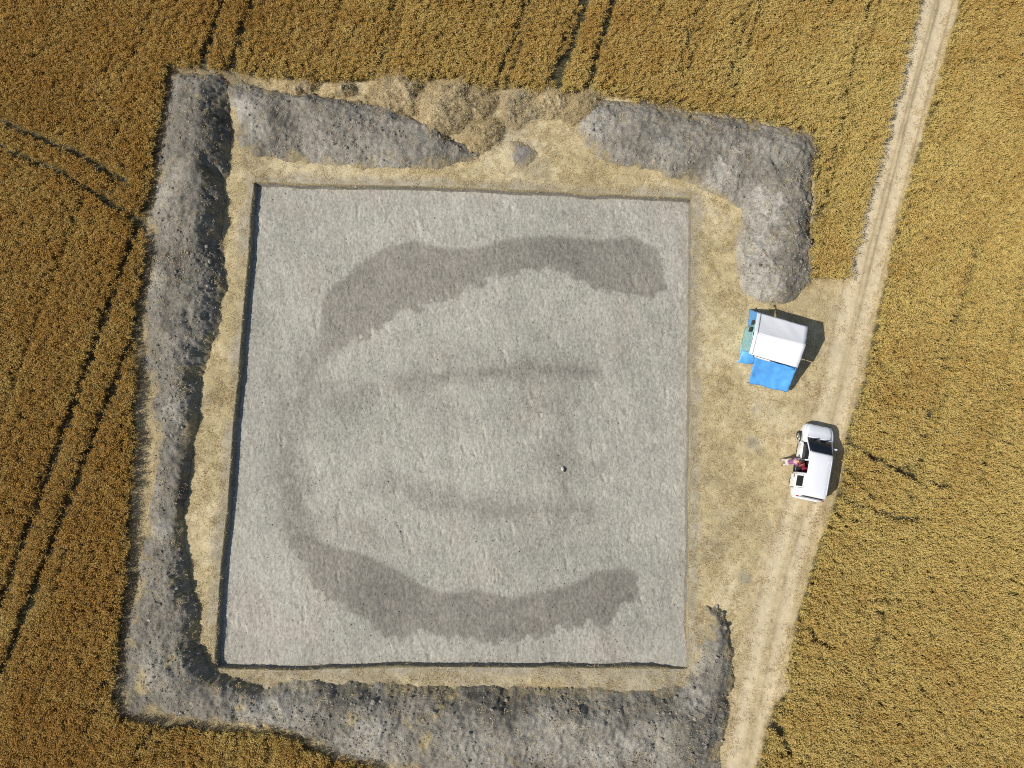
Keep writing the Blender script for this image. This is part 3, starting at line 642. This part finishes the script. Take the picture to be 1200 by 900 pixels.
# stations along the length (x forward). each: x, sill z, half width, belt z, belt half width, upper z, upper half width, crown z
VS = [
 (2.21,.34,.62,.62,.60,.66,.52,.68),(2.17,.28,.74,.70,.72,.76,.60,.78),(2.05,.24,.83,.78,.79,.85,.66,.88),(1.80,.23,.885,.88,.83,.94,.70,.985),(1.72,.22,.90,.90,.84,.96,.71,1.01),
 (1.45,.22,.90,.96,.85,1.02,.72,1.08),(1.36,.22,.90,.97,.855,1.08,.72,1.15),(1.05,.22,.90,.99,.86,1.30,.705,1.37),(.52,.22,.90,1.03,.87,1.66,.665,1.735),(.42,.22,.90,1.03,.87,1.71,.66,1.78),
 (.25,.22,.90,1.03,.87,1.73,.66,1.80),(.02,.22,.90,1.03,.87,1.74,.66,1.82),(-.06,.22,.90,1.03,.87,1.74,.66,1.825),(-.78,.22,.90,1.03,.87,1.74,.66,1.83),(-.88,.22,.90,1.03,.87,1.74,.66,1.83),
 (-.98,.22,.90,1.03,.87,1.74,.66,1.83),(-1.68,.22,.90,1.04,.865,1.73,.655,1.82),(-1.80,.23,.90,1.04,.86,1.72,.65,1.81),(-1.98,.25,.885,1.04,.845,1.70,.64,1.79),(-2.06,.26,.87,1.03,.83,1.66,.62,1.74),(-2.17,.28,.82,1.00,.79,1.05,.70,1.08),(-2.21,.32,.78,.62,.76,.66,.70,.67)]
def ring(s):
    X_, zs, w, zb, wb, zu, wu, zc = s; r = []
    zm = (zs+zb)/2
    r = [(0, zs-.02), (w*.82, zs-.02), (w*.97, zs+.05), (w, zs+.22 if zs+.22 < zb-.1 else zs+(zb-zs)*.4), (w, zs+(zb-zs)*.62), (wb+.01, zb-.02), (wb, zb),
         (wb+(wu+.03-wb)*.12, zb+(zu-.05-zb)*.10), (wu+.035, zu-.06) , (wu, zu), (wu*.86, zu+(zc-zu)*.62), (wu*.45, zc-.01), (0, zc)]
    return [(X_, a, b) for a, b in r]
NR = 13
vv = []; nS = len(VS)
for s in VS:
    r = ring(s); vv += [(a, b, c) for a, b, c in r] + [(a, -b, c) for a, b, c in r[1:-1]]   # left (+y) then right
per = NR+NR-2
def vid(i, j, side): return i*per+(j if (side > 0 or j in (0, NR-1)) else NR+j-1)
parts = {}
def put(k, f): parts.setdefault(k, []).append(f)
for i in range(nS-1):
    xf, xr = VS[i][0], VS[i+1][0]; xm = (xf+xr)/2
    for side in (1, -1):
        for j in range(NR-1):
            f = [vid(i, j, side), vid(i+1, j, side), vid(i+1, j+1, side), vid(i, j+1, side)]
            if side < 0: f.reverse()
            key = 'body'
            if j in (2, 3) and ((1.05 < xm < 1.73) or (-1.68 < xm < -.98)): continue           # wheel arches
            if 1 <= j <= 8 and side > 0 and -.78 < xm < -.06 and j >= 2: continue                # open doorway
            if j == 7 and ((-.78 < xm < -.06) or (-1.68 < xm < -.98)): key = ('sidewin', round(xm, 1), side)
            if j == 7 and (.25 < xm < 1.05) : key = ('frontwin', 0, side)
            if j == 7 and (.02 < xm < .25): key = ('frontwin', 0, side)
            if j >= 9 and .52 < xm < 1.36: key = ('windscreen', 0, 0)
            if j >= 9 and -2.17 < xm < -2.06: key = ('rearwin', 0, 0)
            put(key, f)
# caps
put('body', [vid(0, j, 1) for j in range(NR)][::-1]+[vid(0, j, -1) for j in range(1, NR-1)])
put('body', [vid(nS-1, j, 1) for j in range(NR)]+[vid(nS-1, j, -1) for j in range(NR-2, 0, -1)])
def van_part(name, fs, mat, smooth=True, solid=.0):
    used = sorted({q for f in fs for q in f}); mp = {q: k for k, q in enumerate(used)}
    me = bpy.data.meshes.new(name); me.from_pydata([vv[q] for q in used], [], [[mp[q] for q in f] for f in fs]); me.update()
    me.polygons.foreach_set('use_smooth', np.full(len(me.polygons), smooth)); me.materials.append(mat)
    o = link(bpy.data.objects.new(name, me), van)
    if solid: md = o.modifiers.new('thick', 'SOLIDIFY'); md.thickness = solid; md.offset = 0
    return o
for k, fs in parts.items():
    if k == 'body': b = van_part('body', fs, M_WHITE, True, .03)
    else: van_part({'windscreen': 'windscreen', 'rearwin': 'rear_window'}.get(k[0], 'dark_side_panel'), fs, M_GLASS, True, .012)
for s in (1, -1):
    for xx in (1.40, -1.33):
        bm = bmesh.new(); add_box(bm, (xx, s*.72, .84), (.78, .28, .02)); add_box(bm, (xx, s*.59, .515), (.78, .02, .628)); bmesh.ops.remove_doubles(bm, verts=bm.verts, dist=.001); bm_obj('wheel_arch', bm, M_BLACK, van)
bm = bmesh.new(); add_box(bm, (-.4, 0, .42), (2.9, 1.6, .04)); add_box(bm, (-1.0, -.2, .70), (.5, .9, .5), bevel=.05); bm_obj('cabin_floor', bm, M_BLACK, van)
for (xx, yy, m) in ((.35, .36, M_BLACK), (.35, -.36, M_BLACK), (-.62, .30, M_REDSEAT), (-.62, -.32, M_REDSEAT)):
    bm = bmesh.new(); add_box(bm, (xx, yy, .68), (.46, .50, .16), bevel=.05); add_box(bm, (xx-.26, yy, .98), (.13, .48, .62), (0, -.16, 0), .05); add_box(bm, (xx-.31, yy, 1.36), (.09, .26, .17), (0, -.16, 0), .03)
    bm_obj('seat', bm, m, van, True)
bm = bmesh.new(); add_box(bm, (-.25, .58, .56), (.34, .36, .24), (0, 0, .2), .04); o = bm_obj('bag', bm, M_REDSEAT)
o.matrix_basis = Matrix.Translation((vc[0], vc[1], 0)) @ Matrix.Rotation(R(90-12.4), 4, 'Z'); tag(o, 'dark red bag on the van floor inside the open sliding door', 'bag')
# dashboard
bm = bmesh.new(); add_box(bm, (1.05, 0, .93), (.45, 1.45, .16), bevel=.04); bm_obj('dashboard', bm, M_BLACK, van)
bm = bmesh.new()
for k in range(20):
    a0 = 2*math.pi*k/20; a1 = 2*math.pi*(k+1)/20; add_tube(bm, (.72-.07*math.sin(a0), .36+.18*math.cos(a0), 1.0+.17*math.sin(a0)), (.72-.07*math.sin(a1), .36+.18*math.cos(a1), 1.0+.17*math.sin(a1)), .014, 6)
add_tube(bm, (.72, .36, 1.0), (.85, .36, .95), .03); bm_obj('steering_wheel', bm, M_BLACK, van)
for yy in (-.42, 0, .42):
    bm = bmesh.new(); add_box(bm, (-.85, yy, 1.822-abs(yy)*.02), (1.9, .035, .012), bevel=.004); bm_obj('roof_rib', bm, M_WHITE, van)
for s in (1, -1):
    bm = bmesh.new(); add_tube(bm, (1.38, s*.66, 1.105), (2.0, s*.60, .875), .008, 6); bm_obj('bonnet_seam', bm, M_BLACK, van)
    bm = bmesh.new(); add_box(bm, (-.1, s*.905, .36), (2.1, .03, .10), bevel=.01); bm_obj('sill_trim', bm, M_BLACK, van)
# slid-back door riding outside the rear quarter
def door_sheet():
    dx0, dx1 = -.90, -1.66; prof = [(.955, .27), (.975, .45), (.975, .78), (.945, 1.02), (.925, 1.09), (.765, 1.64), (.735, 1.71)]
    def panel(name, j0, j1, xa, xb, mat, off=0.0):
        bm = bmesh.new(); r0 = [bm.verts.new((xa, y_+off, z_)) for y_, z_ in prof[j0:j1+1]]; r1 = [bm.verts.new((xb, y_+off, z_)) for y_, z_ in prof[j0:j1+1]]
        for k in range(len(r0)-1): bm.faces.new((r0[k], r1[k], r1[k+1], r0[k+1]))
        return bm
    bm = panel('p', 0, 4, dx0, dx1, M_WHITE)
    b2 = panel('p', 4, 6, dx0, dx0-.07, M_WHITE); b3 = panel('p', 4, 6, dx1+.07, dx1, M_WHITE); b4 = panel('p', 5, 6, dx0-.07, dx1+.07, M_WHITE)
    for b_ in (b2, b3, b4):
        me = bpy.data.meshes.new('t'); b_.to_mesh(me); b_.free(); bm.from_mesh(me); bpy.data.meshes.remove(me)
    bmesh.ops.remove_doubles(bm, verts=bm.verts, dist=.0005); solid(bm_obj('door_panel', bm, M_WHITE, van), .035, -1)
    bm = panel('w', 4, 5, dx0-.07, dx1+.07, M_GLASS, -.006); solid(bm_obj('door_window', bm, M_GLASS, van), .012, -1)
    bm = bmesh.new(); add_box(bm, (dx0-.12, 1.0, .86), (.16, .03, .035), bevel=.01); bm_obj('handle', bm, M_BLACK, van)
door_sheet()
for s in (1, -1): bm = bmesh.new(); add_box(bm, (.20, s*.905, .86), (.15, .03, .035), bevel=.01); bm_obj('handle', bm, M_BLACK, van)
for s in (1, -1):
    bm = bmesh.new(); add_box(bm, (.96, s*1.0, 1.12), (.10, .20, .16), (0, 0, -s*.15), .035); add_box(bm, (.98, s*.89, 1.06), (.05, .1, .05)); bm_obj('wing_mirror', bm, M_WHITE if s < 0 else M_WHITE, van, True)
    bm = bmesh.new(); add_box(bm, (2.04, s*.66, .72), (.24, .24, .14), (0, .3, -s*.45), .04); bm_obj('headlight', bm, M_LAMP, van, True)
    bm = bmesh.new(); add_box(bm, (-2.135, s*.74, 1.02), (.08, .12, .46), (0, -.1, s*.2), .03); bm_obj('tail_light', bm, M_REDLAMP, van, True)
    bm = bmesh.new(); add_tube(bm, (.2, s*.62, 1.785), (-1.8, s*.61, 1.79), .013, 6); bm_obj('roof_gutter', bm, M_WHITE, van)
bm = bmesh.new(); add_box(bm, (2.205, 0, .50), (.05, .9, .16), bevel=.02); bm_obj('grille', bm, M_BLACK, van)
bm = bmesh.new(); add_box(bm, (-2.2, 0, .42), (.14, 1.5, .2), bevel=.05); bm_obj('rear_bumper', bm, M_WHITE, van, True)
for yy in (.3, -.3): bm = bmesh.new(); add_box(bm, (1.34, yy, 1.20), (.03, .52, .02), (0, 0, .2)); bm_obj('wiper', bm, M_BLACK, van)
def wheel(xx, yy, steer=0):
    s = 1 if yy > 0 else -1
    w = link(bpy.data.objects.new('wheel', None), van); w.location = (xx, yy, .32); w.rotation_euler = (0, 0, steer)
    bm = bmesh.new(); prof = [(.20, -.09), (.29, -.10), (.315, -.07), (.32, 0), (.315, .07), (.29, .10), (.20, .09)]; n = 28; rr = []
    for k in range(n):
        a = 2*math.pi*k/n; rr.append([bm.verts.new((r*math.cos(a), q, r*math.sin(a))) for r, q in prof])
    for k in range(n):
        for j in range(len(prof)): bm.faces.new((rr[k][j], rr[k][(j+1) % len(prof)], rr[(k+1) % n][(j+1) % len(prof)], rr[(k+1) % n][j]))
    bm_obj('tyre', bm, M_RUBBER, w, True)
    bm = bmesh.new()
    add_tube(bm, (0, s*.03, 0), (0, s*.085, 0), .055, 14)
    for k in range(5):
        a = 2*math.pi*k/5; add_box(bm, (.12*math.cos(a), s*.07, .12*math.sin(a)), (.17, .025, .05), (0, -a, 0), .008)
    for k in range(24):
        a0 = 2*math.pi*k/24; a1 = 2*math.pi*(k+1)/24; add_tube(bm, (.2*math.cos(a0), s*.075, .2*math.sin(a0)), (.2*math.cos(a1), s*.075, .2*math.sin(a1)), .016, 6)
    add_tube(bm, (0, s*.0, 0), (0, s*.025, 0), .2, 20)
    bm_obj('rim', bm, M_RIM, w)
wheel(1.40, .84, R(22)); wheel(1.40, -.84, R(22)); wheel(-1.33, .82); wheel(-1.33, -.82)
# licence of movement: parts of the van are children of the van empty

# ------------------------------------------------------------------ person bending into the van doorway
def skin(name, verts, edges, rad, mat, parent=None, sub=2, root=0):
    me = bpy.data.meshes.new(name); me.from_pydata(verts, edges, []); o = bpy.data.objects.new(name, me); COL.objects.link(o)
    m = o.modifiers.new('s', 'SKIN'); 
    for k, d in enumerate(me.skin_vertices[0].data): d.radius = rad[k] if isinstance(rad[k], tuple) else (rad[k], rad[k]); d.use_root = (k == root)
    m2 = o.modifiers.new('u', 'SUBSURF'); m2.levels = sub; m2.render_levels = sub
    dg = bpy.context.evaluated_depsgraph_get(); dg.update(); new = bpy.data.meshes.new_from_object(o.evaluated_get(dg))
    bpy.data.objects.remove(o); new.materials.clear(); new.materials.append(mat)
    new.polygons.foreach_set('use_smooth', np.ones(len(new.polygons), bool))
    r = bpy.data.objects.new(name, new); r.parent = parent; COL.objects.link(r); return r
M_SKIN = simple('skin', (.55, .33, .24), .55, var=.05); M_TOP = simple('purple_cotton_top', (.25, .10, .21), .85, var=.4, size=14)
M_TROU = simple('pale_trousers', (.62, .55, .50), .85); M_SHOE = simple('brown_shoes', (.05, .035, .02), .7); M_HAIR = simple('dark_hair', (.06, .035, .025), .7, size=40, var=.3)
pc = P(915.5, 541.5, 0); per_ = link(bpy.data.objects.new('person', None)); per_.location = (pc[0], pc[1], 0); per_.rotation_euler = (0, 0, R(6))
tag(per_, 'person in purple top and pale trousers bending into the open van door', 'person')
# x = facing direction
j = dict(pel=(.04,0,.95), sp1=(.12,0,1.09), sp2=(.22,0,1.22), ch=(.33,0,1.33), nk=(.42,0,1.43), hd0=(.465,0,1.48), hd1=(.53,0,1.56), 
         hL=(.04,.09,.89), kL=(.08,.13,.49), aL=(0,.17,.09), hR=(.04,-.09,.89), kR=(.10,-.14,.49), aR=(.02,-.17,.09),
         sL=(.35,.19,1.36), eL=(.52,.24,1.11), wL=(.74,.19,1.05), sR=(.35,-.19,1.36), eR=(.54,-.27,1.13), wR=(.78,-.23,1.09), fL=(.13,.19,.05), fR=(.15,-.19,.05), pL=(.815,.185,1.035), pR=(.855,-.225,1.07))
order = list(j); ix = {k: i for i, k in enumerate(order)}
E = [('pel','sp1'),('sp1','sp2'),('sp2','ch'),('ch','nk'),('nk','hd0'),('hd0','hd1'),('pel','hL'),('hL','kL'),('kL','aL'),('aL','fL'),('pel','hR'),('hR','kR'),('kR','aR'),('aR','fR'),('ch','sL'),('sL','eL'),('eL','wL'),('wL','pL'),('ch','sR'),('sR','eR'),('eR','wR'),('wR','pR')]
RAD = dict(pel=.118, sp1=.115, sp2=.12, ch=.125, nk=.06, hd0=.085, hd1=.092, hL=.078, kL=.055, aL=.038, fL=.035, hR=.078, kR=.055, aR=.038, fR=.035, sL=.058, eL=.040, wL=.026, pL=.034, sR=.058, eR=.040, wR=.026, pR=.034)
skin('body', [j[k] for k in order], [(ix[a], ix[b]) for a, b in E], [RAD[k] for k in order], M_SKIN, per_)
def sub(names, edges, k, mat, nm, root=0):
    skin(nm, [j[n] for n in names], [(names.index(a), names.index(b)) for a, b in edges], [RAD[n]*k+.006 for n in names], mat, per_, root=root)
j['uL'] = tuple(j['sL'][q]*.25+j['eL'][q]*.75 for q in range(3)); j['uR'] = tuple(j['sR'][q]*.25+j['eR'][q]*.75 for q in range(3)); RAD['uL'] = RAD['uR'] = .05
j['nb'] = (.405, 0, 1.405); RAD['nb'] = .07
sub(['pel','sp1','sp2','ch','nb','sL','uL','sR','uR'], [('pel','sp1'),('sp1','sp2'),('sp2','ch'),('ch','nb'),('ch','sL'),('sL','uL'),('ch','sR'),('sR','uR')], 1.1, M_TOP, 'shirt')
j['bL'] = tuple(j['kL'][q]*.12+j['aL'][q]*.88 for q in range(3)); j['bR'] = tuple(j['kR'][q]*.12+j['aR'][q]*.88 for q in range(3)); RAD['bL'] = RAD['bR'] = .055
sub(['pel','hL','kL','bL','hR','kR','bR'], [('pel','hL'),('hL','kL'),('kL','bL'),('pel','hR'),('hR','kR'),('kR','bR')], 1.12, M_TROU, 'trousers')
for s, a in ((1, 'L'), (-1, 'R')):
    x0, y0, _ = j['a'+a]; skin('shoe', [(x0-.05, y0-s*.0, .055), (x0+.05, y0+s*.01, .055), (x0+.15, y0+s*.025, .045), (x0+.21, y0+s*.03, .04)], [(0, 1), (1, 2), (2, 3)], [.05, .05, .05, .035], M_SHOE, per_)
    p = Vector(j['p'+a]); w = Vector(j['w'+a]); d = (p-w).normalized(); side = Vector((0, 1, 0)); dnv = Vector((.2, 0, -1))
    fv = []; fe = []; fr = []
    for k, (off, ln) in enumerate([(-.028, .062), (-.009, .072), (.011, .068), (.030, .052)]):
        b0 = p-d*.005+side*off; b1 = b0+d*ln*.5+dnv*.005; b2 = b1+d*ln*.3+dnv*.02; b3 = b2+d*ln*.12+dnv*.026; n0 = len(fv); fv += [tuple(b0), tuple(b1), tuple(b2), tuple(b3)]; fe += [(n0, n0+1), (n0+1, n0+2), (n0+2, n0+3)]; fr += [.009, .0085, .008, .007]
        skin('finger', fv[n0:], [(0, 1), (1, 2), (2, 3)], fr[n0:], M_SKIN, per_, 1)
    t0 = w+d*.03-side*s*.02; skin('thumb', [tuple(t0), tuple(t0+d*.03-side*s*.03), tuple(t0+d*.055-side*s*.036+dnv*.015)], [(0, 1), (1, 2)], [.012, .010, .008], M_SKIN, per_, 1)
# head details
hc = Vector(j['hd1']); fw = Vector((.80, 0, -.6)); upv = Vector((.6, 0, .8))
bm = bmesh.new(); bmesh.ops.create_uvsphere(bm, u_segments=20, v_segments=14, radius=1)
for q in bm.verts:
    p = q.co.copy(); q.co = hc+upv*(.035+p.z*.108)+fw*(-.028+p.x*.098)+Vector((0, 1, 0))*p.y*.092
bmesh.ops.delete(bm, geom=[q for q in bm.verts if (q.co-hc).dot(fw) > .055 and (q.co-hc).dot(upv) < .08], context='VERTS')
solid(bm_obj('hair', bm, M_HAIR, per_, True), .012, 1)
bm = bmesh.new()
add_tube(bm, hc+fw*.075+upv*.02, hc+fw*.108-upv*.02, .014, 8); bm_obj('nose', bm, M_SKIN, per_, True)
for s in (1, -1):
    bm = bmesh.new(); r_ = bmesh.ops.create_uvsphere(bm, u_segments=8, v_segments=6, radius=.02); bmesh.ops.translate(bm, vec=hc+Vector((0, s*.088, 0))-upv*.01, verts=r_['verts']); bm_obj('ear', bm, M_SKIN, per_, True)
for s in (1, -1):
    bm = bmesh.new(); r_ = bmesh.ops.create_uvsphere(bm, u_segments=8, v_segments=6, radius=.012); bmesh.ops.translate(bm, vec=hc+fw*.082+upv*.02+Vector((0, s*.032, 0)), verts=r_['verts']); bm_obj('eye', bm, M_BLACK, per_, True)
bm = bmesh.new(); add_tube(bm, hc+fw*.085-upv*.05+Vector((0, -.022, 0)), hc+fw*.085-upv*.05+Vector((0, .022, 0)), .007, 6); bm_obj('mouth', bm, M_REDSEAT, per_)
